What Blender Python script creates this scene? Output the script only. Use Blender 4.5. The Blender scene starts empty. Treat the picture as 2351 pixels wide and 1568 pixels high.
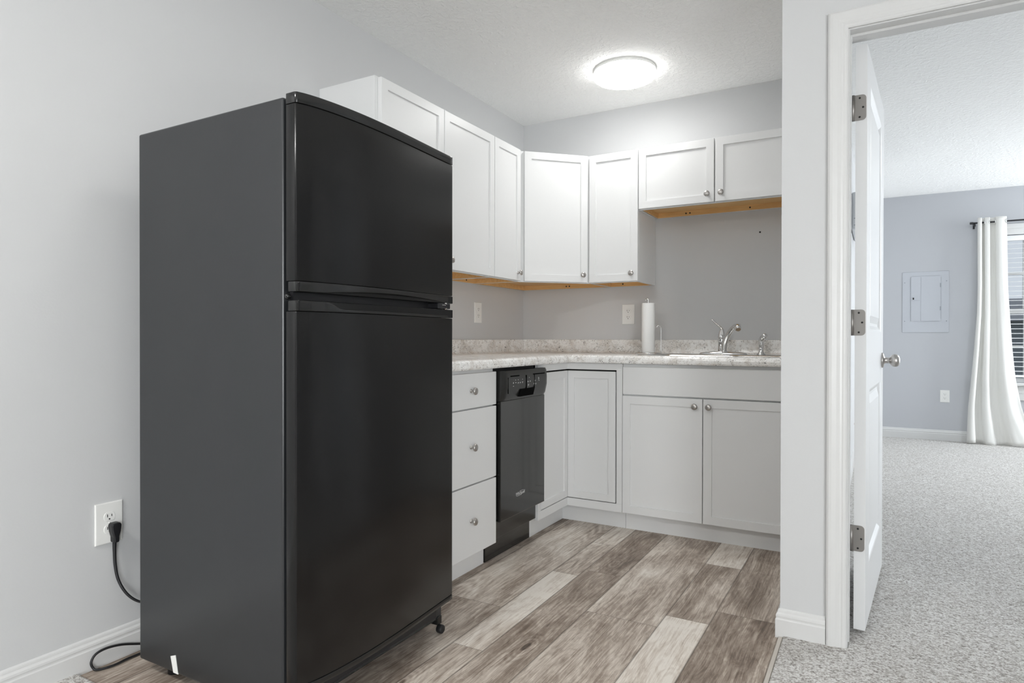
import bpy, bmesh, math, random
from mathutils import Vector, Matrix
random.seed(7)
S = bpy.context.scene
COL = S.collection
PI = math.pi
def rad(a): return a*PI/180

# ------------------------------------------------------------------ camera
CAM = Vector((2.0965, -3.8522, 1.0178)); YAW, PITCH, ROLL, FPX = 29.5594, -0.3291, 0.0804, 1479.897
y_, p_, r_ = rad(YAW), rad(PITCH), rad(ROLL)
fw = Vector((-math.sin(y_)*math.cos(p_), math.cos(y_)*math.cos(p_), math.sin(p_)))
rt = Vector((math.cos(y_), math.sin(y_), 0)); up = rt.cross(fw)
rt2 = math.cos(r_)*rt + math.sin(r_)*up; up2 = -math.sin(r_)*rt + math.cos(r_)*up
cd = bpy.data.cameras.new('camera'); cam = bpy.data.objects.new('camera', cd); COL.objects.link(cam)
cd.sensor_width = 36; cd.lens = FPX/2351*36; cd.clip_start = .02; cd.clip_end = 200
cam.matrix_world = Matrix(((rt2.x, up2.x, -fw.x, CAM.x), (rt2.y, up2.y, -fw.y, CAM.y), (rt2.z, up2.z, -fw.z, CAM.z), (0, 0, 0, 1)))
S.camera = cam
# ------------------------------------------------------------------ view, world, light levels
S.view_settings.view_transform = 'Standard'
S.view_settings.look = 'None'
S.view_settings.gamma = 1.0
S.view_settings.exposure = 0.27
S.view_settings.use_curve_mapping = False
S.cycles.max_bounces = 12
S.cycles.diffuse_bounces = 9
S.cycles.sample_clamp_indirect = 8
W = bpy.data.worlds.new('overcast_sky'); S.world = W; W.use_nodes = True
bg = W.node_tree.nodes['Background']; bg.inputs[0].default_value = (.86, .93, 1.0, 1); bg.inputs[1].default_value = .62
LAMP_KITCHEN, FILL_HALL_LAMP, LAMP_ROOM, FILL_BED_LAMP = 19.5, 10.0, 121.0, 74.0
FILL_DAY_ROOM, FILL_DAY_BED = 240.0, 118.0
H = 2.4554

def area(name, loc, target, sx, sy, power, col):
    l = bpy.data.lights.new(name, 'AREA'); l.shape = 'RECTANGLE'; l.size = sx; l.size_y = sy; l.energy = power; l.color = col
    o = bpy.data.objects.new(name, l); COL.objects.link(o); o.location = loc
    o.rotation_euler = (Vector(target)-Vector(loc)).to_track_quat('-Z', 'Y').to_euler()
    return o
# added unseen fill lights with no window behind them: living room and bedroom
area('added_fill_light', (5.4, -6.1, 1.2), (0, -4.0, 1.4), 3.4, 2.0, FILL_DAY_ROOM, (.95, .98, 1.0))
area('added_fill_light', (5.38, 2.75, 1.35), (1.9, 1.6, 1.2), 1.8, 1.9, FILL_DAY_BED, (.90, .955, 1.0))

# ------------------------------------------------------------------ node helper
class NT:
    def __init__(s, name):
        s.m = bpy.data.materials.new(name); s.m.use_nodes = True
        s.t = s.m.node_tree; s.n = s.t.nodes; s.b = s.n['Principled BSDF']; s.out = s.n['Material Output']
    def set(s, n, k, v):
        if v is None: return
        i = n.inputs[k]
        if hasattr(v, 'is_output'): s.t.links.new(v, i)
        else:
            if isinstance(v, (tuple, list)) and len(v) == 3 and len(getattr(i, 'default_value', (0,)*3)) == 4: v = (*v, 1)
            i.default_value = v
    def add(s, typ, outk=0, props=None, **ins):
        n = s.n.new(typ)
        for k, v in (props or {}).items(): setattr(n, k, v)
        for k, v in ins.items():
            k = int(k[1:]) if k[0] == '_' and k[1:].isdigit() else k.replace('__', ' ')
            s.set(n, k, v)
        return n.outputs[outk]
    def P(s, **ins):
        for k, v in ins.items(): s.set(s.b, k.replace('__', ' '), v)
        return s
    def pos(s): return s.add('ShaderNodeTexCoord', 'Object')
    def map(s, v, sc=(1, 1, 1), loc=(0, 0, 0), rot=(0, 0, 0)): return s.add('ShaderNodeMapping', 0, None, Vector=v, Scale=sc, Location=loc, Rotation=rot)
    def noise(s, v, scale, detail=4, rough=.55, dist=0, out=0): return s.add('ShaderNodeTexNoise', out, None, Vector=v, Scale=scale, Detail=detail, Roughness=rough, Distortion=dist)
    def math(s, op, a, b=None, c=None, clamp=False):
        n = s.n.new('ShaderNodeMath'); n.operation = op; n.use_clamp = clamp
        for i, v in enumerate((a, b, c)): s.set(n, i, v)
        return n.outputs[0]
    def ramp(s, f, stops, interp='LINEAR'):
        n = s.n.new('ShaderNodeValToRGB'); n.color_ramp.interpolation = interp
        e = n.color_ramp.elements
        while len(e) < len(stops): e.new(.5)
        for q, (p, c) in zip(e, stops):
            q.position = p; q.color = (*c, 1) if isinstance(c, (tuple, list)) else (c, c, c, 1)
        s.set(n, 0, f); return n.outputs[0]
    def mix(s, f, a, b, mode='MIX'):
        n = s.n.new('ShaderNodeMix'); n.data_type = 'RGBA'; n.blend_type = mode
        s.set(n, 0, f); s.set(n, 6, a); s.set(n, 7, b); return n.outputs[2]
    def bump(s, h, strength, dist=.01):
        s.set(s.b, 'Normal', s.add('ShaderNodeBump', 0, None, Height=h, Strength=strength, Distance=dist)); return s

def plain(name, col, rough=.5, metal=0, bump=None, spec=.5, coat=0):
    t = NT(name); t.P(Base__Color=col, Roughness=rough, Metallic=metal)
    t.set(t.b, 'Specular IOR Level', spec)
    if coat: t.set(t.b, 'Coat Weight', coat); t.set(t.b, 'Coat Roughness', .08)
    if bump: t.bump(t.noise(t.pos(), bump[0], 3), bump[1], bump[2])
    return t.m
M = {}
def wallpaint(name, col):
    t = NT(name); p = t.pos()
    v = t.noise(p, 1.3, 2)
    t.P(Base__Color=t.mix(v, tuple(c*.985 for c in col), tuple(min(1, c*1.015) for c in col)), Roughness=.62)
    t.set(t.b, 'Specular IOR Level', .35)
    t.bump(t.noise(p, 160, 3, .6), .09, .002); return t.m
M['wall'] = wallpaint('grey_wall_paint', (.60, .605, .61))
M['wall_cool'] = wallpaint('blue_grey_wall_paint', (.51, .522, .55))
M['cab'] = plain('white_cabinet_paint', (.755, .76, .76), .36, bump=(90, .03, .001))
M['trim'] = plain('white_gloss_trim', (.665, .665, .66), .3, bump=(60, .03, .001))
M['door'] = plain('white_door_paint', (.78, .785, .79), .35, bump=(80, .04, .001))
M['plate'] = plain('white_outlet_plastic', (.83, .83, .81), .35, bump=(50, .01, .001))
M['dark'] = plain('dark_slot', (.012, .012, .012), .6, bump=(50, .05, .001))
M['shadowgap'] = plain('cabinet_gap_shade', (.02, .019, .018), .8, bump=(50, .05, .001))  # near-black colour stands for the shade behind the corner door gaps
M['void'] = plain('recess_shade_black', (.003, .003, .003), .9, bump=(50, .02, .001), spec=.05)  # shade inside recesses put into the colour
M['rubber'] = plain('black_rubber', (.012, .012, .014), .45, bump=(200, .05, .0005))
M['fridge_side'] = plain('charcoal_textured_steel', (.024, .0255, .0275), .24, bump=(900, .16, .0006), spec=.5)
M['fridge_front'] = plain('black_textured_steel', (.0045, .0045, .0047), .22, bump=(520, .12, .0006), spec=.38)
M['gloss_black'] = plain('gloss_black_plastic', (.012, .012, .012), .16, bump=(300, .03, .0004))
M['dw_black'] = plain('dishwasher_black', (.014, .014, .013), .16, bump=(300, .02, .0003), coat=.3)
M['dw_console'] = plain('dishwasher_console_black', (.018, .018, .017), .3, bump=(400, .05, .0004))
M['mark'] = plain('pale_grey_print', (.62, .62, .62), .5, bump=(300, .02, .0004))
M['chrome'] = plain('polished_chrome', (.78, .78, .78), .09, 1, bump=(30, .01, .001))
M['steel'] = plain('brushed_stainless', (.72, .72, .71), .22, 1, bump=(300, .03, .0004))
M['nickel'] = plain('satin_nickel', (.50, .48, .46), .32, 1, bump=(300, .04, .0004))
M['hinge'] = plain('satin_nickel_hinge', (.34, .325, .31), .42, 1, bump=(300, .05, .0004))
M['paper'] = plain('white_paper_towel', (.88, .88, .87), .9, bump=(220, .25, .002), spec=.2)
M['copper'] = plain('copper_brown_cable', (.35, .14, .07), .5, bump=(100, .05, .001))
M['ac_white'] = plain('off_white_plastic', (.62, .64, .66), .45, bump=(60, .02, .001))
M['panel_paint'] = plain('painted_steel_panel', (.515, .535, .575), .5, bump=(160, .06, .001))
M['rod'] = plain('black_iron_rod', (.02, .02, .024), .4, bump=(100, .05, .001))
M['blind'] = plain('white_blind_slat', (.85, .86, .87), .4, bump=(60, .02, .001))
M['lawn'] = plain('grass_lawn', (.10, .14, .07), .9, bump=(20, .5, .05))
M['siding'] = plain('slate_grey_siding', (.17, .195, .225), .8, bump=(6, .3, .02))
M['asphalt_roof'] = plain('grey_roof_shingle', (.20, .21, .23), .9, bump=(30, .5, .02))
M['subfloor'] = plain('grey_strip', (.55, .51, .46), .5, bump=(60, .05, .001))

def maple():
    t = NT('maple_plywood'); p = t.pos()
    n = t.noise(t.map(p, (3, 40, 40)), 1.5, 5, .6, .6)
    t.P(Base__Color=t.ramp(n, [(.3, (.70, .42, .17)), (.7, (.84, .56, .26))]), Roughness=.45).bump(n, .05, .001); return t.m
M['maple'] = maple()

def ceiling_mat():
    t = NT('textured_ceiling_white'); p = t.pos()
    w = t.noise(p, 42, 3, .55, .35)
    a = t.ramp(w, [(.46, 0.), (.58, 1.)])
    f = t.noise(p, 130, 3, .6)
    h = t.math('ADD', t.math('MULTIPLY', a, .75), t.math('MULTIPLY', f, .5))
    t.P(Base__Color=(.92, .92, .91), Roughness=.9); t.set(t.b, 'Specular IOR Level', .1)
    t.bump(h, .40, .009); return t.m
M['ceiling'] = ceiling_mat()

def carpet_mat():
    t = NT('grey_beige_carpet_pile'); p = t.pos()
    n1 = t.noise(p, 165, 3, .7); n2 = t.noise(t.map(p, (1, 1.3, 1), rot=(0, 0, .6)), 75, 3, .65, .8); n3 = t.noise(p, 9, 4, .6)
    v = t.math('ADD', t.math('MULTIPLY', n1, .5), t.math('MULTIPLY', n2, .5))
    c = t.ramp(v, [(.36, (.15, .13, .115)), (.46, (.44, .415, .39)), (.56, (.76, .75, .73))])
    c = t.mix(t.ramp(n3, [(.35, 0.), (.7, .14)]), c, (.40, .37, .33))
    t.P(Base__Color=c, Roughness=1); t.set(t.b, 'Specular IOR Level', .05); t.set(t.b, 'Sheen Weight', .15)
    t.bump(v, .9, .012); return t.m
M['carpet'] = carpet_mat()

def granite():
    t = NT('speckled_granite_laminate'); p = t.pos()
    big = t.noise(p, 11, 5, .62, .5); med = t.noise(p, 60, 5, .65, .7); fine = t.noise(p, 170, 3, .6)
    base = t.mix(t.ramp(big, [(.45, 0.), (.72, 1.)]), (.95, .945, .93), (.66, .61, .555))
    base = t.mix(t.ramp(med, [(.53, 0.), (.65, .65)]), base, (.45, .41, .37))
    base = t.mix(t.ramp(t.noise(p, 34, 4, .6, 1.), [(.55, 0.), (.68, .8)]), base, (.92, .915, .90))
    sp = t.noise(t.map(p, (1, 1, 1.25)), 120, 3, .6, 1.4); cl = t.noise(p, 22, 3, .6)
    spots = t.math('MULTIPLY', t.ramp(sp, [(.575, 0.), (.625, 1.)]), t.ramp(cl, [(.45, 0.), (.60, 1.)]))
    base = t.mix(spots, base, (.055, .048, .045))
    base = t.mix(t.ramp(fine, [(.62, 0.), (.72, .6)]), base, (.22, .19, .17))
    t.P(Base__Color=base, Roughness=.24); return t.m
M['granite'] = granite()

def plank_mat():
    t = NT('weathered_plank_vinyl')
    uv = t.add('ShaderNodeUVMap', 0, dict(uv_map='plank')); at = t.add('ShaderNodeVertexColor', 0, dict(layer_name='tone'))
    rgb = t.n.new('ShaderNodeSeparateColor'); t.set(rgb, 0, at)
    tone, wid, seed = rgb.outputs[0], rgb.outputs[1], rgb.outputs[2]
    p = t.pos()
    off = t.add('ShaderNodeCombineXYZ', 0, None, X=t.math('MULTIPLY', seed, 37.), Y=t.math('MULTIPLY', seed, 91.), Z=t.math('MULTIPLY', seed, 13.))
    q = t.add('ShaderNodeVectorMath', 0, dict(operation='ADD'), _0=p, _1=off)
    # warp so that the grain bends round knots
    wv = t.noise(t.map(q, (5.5, 2.2, 1)), 1., 2, .5, 0, out=1)
    q2 = t.add('ShaderNodeVectorMath', 0, dict(operation='MULTIPLY_ADD'), _0=wv, _1=(.035, .12, 0), _2=q)
    g1 = t.noise(t.map(q2, (120, 2.2, 1)), 1., 5, .65, .4)
    g2 = t.noise(t.map(q2, (320, 9, 1)), 1., 3, .6, .3)
    bl = t.noise(t.map(q2, (6, 1.8, 1)), 1., 6, .66, .9)
    fl = t.noise(t.map(q2, (40, 9, 1)), 1., 6, .72, 1.5)
    kn = t.add('ShaderNodeTexVoronoi', 'Distance', None, Vector=t.map(q2, (4.6, 1.9, 1)), Scale=1.)
    ring = t.math('SINE', t.math('MULTIPLY', kn, 120.))
    near = t.ramp(kn, [(.05, 1.), (.30, 0.)])
    v = t.math('ADD', t.math('MULTIPLY', t.math('SUBTRACT', g1, .5), .72), t.math('MULTIPLY', t.math('SUBTRACT', bl, .5), 1.25))
    v = t.math('ADD', v, t.math('MULTIPLY', t.math('SUBTRACT', g2, .5), .52))
    v = t.math('ADD', v, t.math('MULTIPLY', t.math('SUBTRACT', fl, .5), .7))
    v = t.math('ADD', v, t.math('MULTIPLY', t.math('MULTIPLY', ring, near), .085))
    cath = t.math('SINE', t.math('ADD', t.math('MULTIPLY', t.noise(t.map(q, (7, 1.1, 1)), 1., 2, .45), 95.), t.math('MULTIPLY', seed, 20.)))
    v = t.math('ADD', v, t.math('MULTIPLY', t.math('MULTIPLY', cath, t.ramp(t.noise(t.map(q, (3, 1.3, 1)), 1., 2), [(.42, 0.), (.6, 1.)])), .075))
    v = t.math('SUBTRACT', v, t.math('MULTIPLY', t.ramp(t.noise(t.map(q2, (60, 1.6, 1)), 1., 4, .6, .5), [(.63, 0.), (.72, 1.)]), .16))
    v = t.math('SUBTRACT', v, t.math('MULTIPLY', t.ramp(kn, [(.02, 1.), (.085, 0.)]), .34))
    v = t.math('ADD', v, t.math('ADD', t.math('MULTIPLY', tone, .58), .325))
    c = t.ramp(v, [(.0, (.055, .040, .031)), (.28, (.18, .135, .105)), (.52, (.355, .29, .24)), (.75, (.60, .53, .46)), (1., (.79, .74, .675))])
    sep = t.n.new('ShaderNodeSeparateXYZ'); t.set(sep, 0, uv)
    eu = t.math('MINIMUM', sep.outputs[0], t.math('SUBTRACT', wid, sep.outputs[0]))
    ev = sep.outputs[1]
    e = t.math('MINIMUM', eu, ev)
    seam = t.ramp(e, [(.0, 1.), (.0026, 0.)])
    c = t.mix(t.math('MULTIPLY', seam, .72), c, (.06, .045, .035))
    t.P(Base__Color=c, Roughness=t.ramp(v, [(0., .42), (1., .52)])); t.set(t.b, 'Specular IOR Level', .35)
    t.bump(t.math('SUBTRACT', t.math('MULTIPLY', g1, .4), seam), .22, .0015); return t.m
M['plank'] = plank_mat()

def curtain_mat():
    t = NT('off_white_curtain_linen'); p = t.pos()
    n = t.noise(t.map(p, (60, 60, 300)), 3, 3)
    t.P(Base__Color=(.92, .92, .91), Roughness=.9); t.set(t.b, 'Specular IOR Level', .1); t.bump(n, .1, .001)
    tr = t.add('ShaderNodeBsdfTranslucent', 0, None, Color=(.84, .82, .76, 1))
    mx = t.n.new('ShaderNodeMixShader'); mx.inputs[0].default_value = .32
    t.t.links.new(t.b.outputs[0], mx.inputs[1]); t.t.links.new(tr, mx.inputs[2]); t.t.links.new(mx.outputs[0], t.out.inputs[0])
    return t.m
M['curtain'] = curtain_mat()
def glass_mat():
    t = NT('window_glass'); t.P(Base__Color=(.95, .97, 1), Roughness=.02, IOR=1.45); t.set(t.b, 'Transmission Weight', 1.)
    t.bump(t.noise(t.pos(), 4, 2), .01, .001); return t.m
M['glass'] = glass_mat()
def emit_mat(name, strength, col):
    t = NT(name); n = t.noise(t.pos(), 2, 2)
    t.P(Base__Color=(.9, .9, .88), Roughness=.5); t.set(t.b, 'Emission Color', t.mix(n, col, tuple(min(1, c*1.01) for c in col))); t.set(t.b, 'Emission Strength', strength); return t.m
M['lamp_k'] = emit_mat('lit_lamp_diffuser', LAMP_KITCHEN, (1, .995, .98))
M['lamp_r'] = emit_mat('lit_room_diffuser', LAMP_ROOM, (1, .99, .97))
M['fill_h'] = emit_mat('added_hall_diffuser', FILL_HALL_LAMP, (1, .99, .97))
M['lamp_rim'] = emit_mat('lit_diffuser_rim', 6.5, (1, .995, .98))
M['fill_b'] = emit_mat('added_bedroom_diffuser', FILL_BED_LAMP, (.90, .95, 1))

# ------------------------------------------------------------------ mesh helpers
def merge(bm, src):
    vs = [bm.verts.new(v.co) for v in src.verts]; src.verts.index_update()
    for f in src.faces:
        try: nf = bm.faces.new([vs[v.index] for v in f.verts]); nf.smooth = f.smooth; nf.material_index = f.material_index
        except ValueError: pass
    src.free()
def box(bm, x0, x1, y0, y1, z0, z1, bev=0, seg=2):
    b = bmesh.new(); bmesh.ops.create_cube(b, size=1)
    for v in b.verts: v.co = Vector((x0+(v.co.x+.5)*(x1-x0), y0+(v.co.y+.5)*(y1-y0), z0+(v.co.z+.5)*(z1-z0)))
    if bev: bmesh.ops.bevel(b, geom=b.edges[:], offset=bev, segments=seg, affect='EDGES', profile=.5)
    merge(bm, b); return bm
def prism(bm, poly, a0, a1, axis='z', bev=0, seg=2):
    """polygon extruded along an axis: axis z -> (x,y), axis y -> (x,z), axis x -> (y,z)"""
    b = bmesh.new()
    def P(p, h): return {'z': (p[0], p[1], h), 'y': (p[0], h, p[1]), 'x': (h, p[0], p[1])}[axis]
    lo = [b.verts.new(P(p, a0)) for p in poly]; hi = [b.verts.new(P(p, a1)) for p in poly]
    n = len(poly); b.faces.new(lo[::-1]); b.faces.new(hi)
    for i in range(n): b.faces.new((lo[i], lo[(i+1) % n], hi[(i+1) % n], hi[i]))
    bmesh.ops.recalc_face_normals(b, faces=b.faces[:])
    if bev:
        ed = [e for e in b.edges if len(e.link_faces) == 2 and e.calc_face_angle(0) > rad(35)]
        bmesh.ops.bevel(b, geom=ed, offset=bev, segments=seg, affect='EDGES', profile=.5)
    merge(bm, b); return bm
def lathe(bm, prof, seg=24, mat=None):
    b = bmesh.new(); rings = []
    for r, z in prof:
        rings.append([b.verts.new((0, 0, z))] if r < 1e-6 else [b.verts.new((r*math.cos(2*PI*i/seg), r*math.sin(2*PI*i/seg), z)) for i in range(seg)])
    for A, B in zip(rings, rings[1:]):
        for i in range(seg):
            a, c = A[i % len(A)], A[(i+1) % len(A)]; d, e = B[(i+1) % len(B)], B[i % len(B)]
            f = [a]
            for v in (c, d, e):
                if v not in f: f.append(v)
            if len(f) > 2:
                try: b.faces.new(f).smooth = True
                except ValueError: pass
    for R in (rings[0], rings[-1]):
        if len(R) > 1:
            try: b.faces.new(R)
            except ValueError: pass
    bmesh.ops.recalc_face_normals(b, faces=b.faces[:])
    if mat: bmesh.ops.transform(b, matrix=mat, verts=b.verts[:])
    merge(bm, b); return bm
def spline(pts, n=8):
    P = [Vector(p) for p in pts]; out = []
    for i in range(len(P)-1):
        a, b, c, d = P[max(i-1, 0)], P[i], P[i+1], P[min(i+2, len(P)-1)]
        for k in range(n):
            t = k/n; out.append(.5*((2*b)+(-a+c)*t+(2*a-5*b+4*c-d)*t*t+(-a+3*b-3*c+d)*t**3))
    out.append(P[-1]); return out
def tube(bm, pts, rs, seg=12, flat=1.0, side=None):
    """round tube along points; rs = radius or list; flat squashes it across 'side'"""
    b = bmesh.new(); P = [Vector(p) for p in pts]; n = len(P)
    if not hasattr(rs, '__len__'): rs = [rs]*n
    rs = [rs[min(int(i*(len(rs)-1)/(n-1)), len(rs)-2)]*(1-(i*(len(rs)-1)/(n-1)-min(int(i*(len(rs)-1)/(n-1)), len(rs)-2)))+rs[min(int(i*(len(rs)-1)/(n-1)), len(rs)-2)+1]*(i*(len(rs)-1)/(n-1)-min(int(i*(len(rs)-1)/(n-1)), len(rs)-2)) for i in range(n)]
    T = [(P[min(i+1, n-1)]-P[max(i-1, 0)]).normalized() for i in range(n)]
    u = Vector(side) if side else (Vector((0, 0, 1)) if abs(T[0].z) < .9 else Vector((1, 0, 0)))
    rings = []
    for p, t, r in zip(P, T, rs):
        u = (u-t*u.dot(t)).normalized(); w = t.cross(u)
        rings.append([b.verts.new(p+u*r*flat*math.cos(2*PI*i/seg)+w*r*math.sin(2*PI*i/seg)) for i in range(seg)])
    for A, B in zip(rings, rings[1:]):
        for i in range(seg): b.faces.new((A[i], A[(i+1) % seg], B[(i+1) % seg], B[i])).smooth = True
    b.faces.new(rings[0][::-1]); b.faces.new(rings[-1])
    merge(bm, b); return bm
def ball(bm, c, r, sx=1, sy=1, sz=1):
    b = bmesh.new(); bmesh.ops.create_uvsphere(b, u_segments=20, v_segments=12, radius=r)
    for v in b.verts: v.co = Vector((v.co.x*sx+c[0], v.co.y*sy+c[1], v.co.z*sz+c[2]))
    for f in b.faces: f.smooth = True
    merge(bm, b); return bm
def obj(name, bm, mat, parent=None, mats=None):
    me = bpy.data.meshes.new(name); bm.to_mesh(me); bm.free()
    for m in ([mat] if not mats else mats): me.materials.append(M[m] if isinstance(m, str) else m)
    o = bpy.data.objects.new(name, me); COL.objects.link(o)
    if parent: o.parent = parent
    return o
def soften(o, ang=28):
    me = o.data; me.polygons.foreach_set('use_smooth', [True]*len(me.polygons)); me.set_sharp_from_angle(angle=rad(ang)); return o
def tag(o, label, cat, group=None):
    o['label'] = label; o['category'] = cat
    if group: o['group'] = group
    return o
def thing(name, label, cat, loc=(0, 0, 0), rz=0, group=None):
    o = bpy.data.objects.new(name, None); COL.objects.link(o); o.location = loc; o.rotation_euler = (0, 0, rz); o.empty_display_size = .1
    return tag(o, label, cat, group)
def struct(name, bm, mat, label=None, mats=None):
    o = obj(name, bm, mat, None, mats); o['kind'] = 'structure'
    if label: o['label'] = label
    return o
NB = bmesh.new
def smooth_all(bm):
    for f in bm.faces: f.smooth = True
    return bm

# ------------------------------------------------------------------ room shell
XR = 1.811; YP = -1.492; YF = -1.377; XB = 1.925; YB = 3.789; XE = 5.45; YS = -8.0
struct('wall_left', box(NB(), -.12, 0, YS-.12, .12, 0, H), 'wall')
struct('wall_back', box(NB(), 0, XR, 0, .12, 0, H), 'wall')
struct('wall_divider', box(NB(), XR, XB, YF, YB+.12, 0, H), 'wall')
OX0, OX1, OZ = 1.994, 2.792, 2.038     # rough opening of the bedroom doorway
b = NB()
prism(b, [(XR, 0), (OX0, 0), (OX0, OZ), (OX1, OZ), (OX1, 0), (XE, 0), (XE, H), (XR, H)], YP, YF, 'y')
struct('wall_partition', b, 'wall')
WX0, WX1, WZ0, WZ1 = 3.035, 3.845, .60, 2.0   # bedroom window opening
b = NB()
for x0, x1, z0, z1 in ((XB, WX0, 0, H), (WX1, XE, 0, H), (WX0, WX1, 0, WZ0), (WX0, WX1, WZ1, H)):
    box(b, x0, x1, YB, YB+.13, z0, z1)
bmesh.ops.remove_doubles(b, verts=b.verts[:], dist=1e-5)
struct('wall_bedroom', b, 'wall_cool')
struct('wall_right', box(NB(), XE, XE+.12, YS-.12, YB+.13, 0, H), 'wall')
struct('wall_front', box(NB(), 0, XE, YS-.12, YS, 0, H), 'wall')
struct('ceiling', box(NB(), -.12, XE+.12, YS-.12, YB+.13, H, H+.1), 'ceiling')

# plank floor: every plank a face with its own tone, width and grain offset
seams = [0, .155, .425, .595, .866, .985, 1.155, 1.425, 1.58, 1.807]
YC = -2.812
planks = {0: [(-.9, .4), (-2.1, .5), (YC, .35)], 1: [(-1.3, .5), (-2.45, .25), (YC, .42)], 2: [(-1.1, .3), (-2.3, .5), (YC, .6)],
          3: [(-1.757, .60), (YC, .36)], 4: [(-.866, .80), (-1.318, .62), (-2.083, .93), (YC, .62)],
          5: [(-1.238, .20), (-2.55, .40), (YC, .6)], 6: [(-1.63, .56), (-2.72, .56), (YC, .3)],
          7: [(-.895, .86), (-1.52, .42), (-2.35, .98), (YC, .4)], 8: [(-1.395, .40), (-2.5, .22), (YC, .5)]}
b = NB(); uvl = b.loops.layers.uv.new('plank'); cl = b.loops.layers.float_color.new('tone')
for k, (x0, x1) in enumerate(zip(seams, seams[1:])):
    ytop = 0
    for (yb_, tone) in planks[k]:
        vs = [b.verts.new(p) for p in ((x0, yb_, 0), (x1, yb_, 0), (x1, ytop, 0), (x0, ytop, 0))]
        f = b.faces.new(vs); sd = random.random()
        for lp, (u, v) in zip(f.loops, ((0, 0), (x1-x0, 0), (x1-x0, ytop-yb_), (0, ytop-yb_))):
            lp[uvl].uv = (u, v); lp[cl] = (tone, x1-x0, sd, 1)
        ytop = yb_
bmesh.ops.remove_doubles(b, verts=b.verts[:], dist=1e-5)
struct('floor', b, 'plank')
CZ = .010
b = NB()
prism(b, [(0, YS), (XE, YS), (XE, YB), (XB, YB), (XB, YF), (2.0145, YF), (2.0145, YP), (1.822, YP), (1.822, YC-.006), (0, YC-.006)], -.01, CZ, 'z', .006)
struct('floor_carpet', b, 'carpet')
b = NB(); prism(b, [(1.8075, YC-.005), (1.8215, YC-.005), (1.8215, YP-.012), (1.8075, YP-.012)], -.005, .006, 'z', .003)
struct('trim_1', b, 'subfloor')

# baseboards: profile (distance from wall, height) extruded along straight runs
BBP = [(0, 0), (.014, 0), (.014, .062), (.0115, .066), (.0115, .070), (.0125, .074), (.0115, .080), (.007, .086), (.0065, .090), (.0055, .094), (.003, .0975), (0, .0985)]
def baseboard(name, runs, z0=0, hs=1.0):
    b = NB()
    for (p, q, n) in runs:
        p, q, n = Vector(p), Vector(q), Vector(n); t = NB()
        A = [t.verts.new((p.x+n.x*d+m[0]*d, p.y+n.y*d+m[1]*d, z0+z*hs)) for d, z in BBP for m in [(p.z*(q-p).normalized().x, p.z*(q-p).normalized().y)]]
        B = [t.verts.new((q.x+n.x*d+m[0]*d, q.y+n.y*d+m[1]*d, z0+z*hs)) for d, z in BBP for m in [(q.z*(q-p).normalized().x, q.z*(q-p).normalized().y)]]
        k = len(A)
        for i in range(k): t.faces.new((A[i], A[(i+1) % k], B[(i+1) % k], B[i]))
        t.faces.new(A[::-1]); t.faces.new(B); bmesh.ops.recalc_face_normals(t, faces=t.faces[:]); merge(b, t)
    return struct(name, b, 'trim')
# the z slot of each end point carries the mitre: -1 extends, 1 shortens by the board's own thickness
def run(x0, y0, m0, x1, y1, m1): return (x0, y0, m0), (x1, y1, m1)
def bb(name, lst, z0=0, hs=1.0):
    b = NB()
    for (x0, y0, m0, x1, y1, m1, nx, ny) in lst:
        d_ = Vector((x1-x0, y1-y0, 0)).normalized(); t = NB()
        A = [t.verts.new((x0+nx*d+d_.x*m0*d, y0+ny*d+d_.y*m0*d, z0+z*hs)) for d, z in BBP]
        B = [t.verts.new((x1+nx*d+d_.x*m1*d, y1+ny*d+d_.y*m1*d, z0+z*hs)) for d, z in BBP]
        k = len(A)
        for i in range(k): t.faces.new((A[i], A[(i+1) % k], B[(i+1) % k], B[i]))
        t.faces.new(A[::-1]); t.faces.new(B); bmesh.ops.recalc_face_normals(t, faces=t.faces[:]); merge(b, t)
    bmesh.ops.remove_doubles(b, verts=b.verts[:], dist=1e-5)
    return struct(name, b, 'trim')
bb('baseboard_left', [(0, YS, 0, 0, -1.86, 0, 1, 0)])
bb('baseboard_partition', [(XR, -.70, 0, XR, YP, 1, -1, 0), (XR, YP, -1, 1.9505, YP, 0, 0, -1)])
bb('baseboard_bedroom', [(XB, YB, 1, WX1+1.5, YB, 0, 0, -1), (XB, YF, 0, XB, YB, -1, 1, 0)], CZ, 1.03)

# doorway: casing (trim_2) and jamb lining with stop (trim_3)
CX0, CX1, CZT = 1.951, 2.0105, 2.0205
def casing_profile():   # (distance outwards from the opening edge, projection from the wall)
    return [(0, 0), (0, .008), (.004, .0105), (.010, .0115), (.014, .0105), (.020, .0125), (.030, .0135), (.044, .0165), (.052, .0165), (.058, .013), (.0595, 0)]
def casing(name, side, y):
    b = NB(); pr = casing_profile(); OXR = 2.7755
    st = []
    for d, h in pr:
        st.append([(CX1-d, y+side*h, 0), (CX1-d, y+side*h, CZT+d), (OXR+d, y+side*h, CZT+d), (OXR+d, y+side*h, 0)])
    vv = [[b.verts.new(p) for p in r] for r in st]
    for i in range(len(vv)-1):
        for k in range(3): b.faces.new((vv[i][k], vv[i+1][k], vv[i+1][k+1], vv[i][k+1]))
    for k in range(3): b.faces.new((vv[0][k], vv[0][k+1], vv[-1][k+1], vv[-1][k]))
    b.faces.new([r[0] for r in vv]); b.faces.new([r[3] for r in vv])
    bmesh.ops.recalc_face_normals(b, faces=b.faces[:])
    return struct(name, b, 'trim')
casing('trim_2', -1, YP)
b = NB(); JI = 2.0150; JO = 2.771; JT = 2.0165
prism(b, [(OX0, 0), (JI, 0), (JI, JT), (JO, JT), (JO, 0), (OX1, 0), (OX1, OZ), (OX0, OZ)], YP, YF, 'y', .001, 1)
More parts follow.
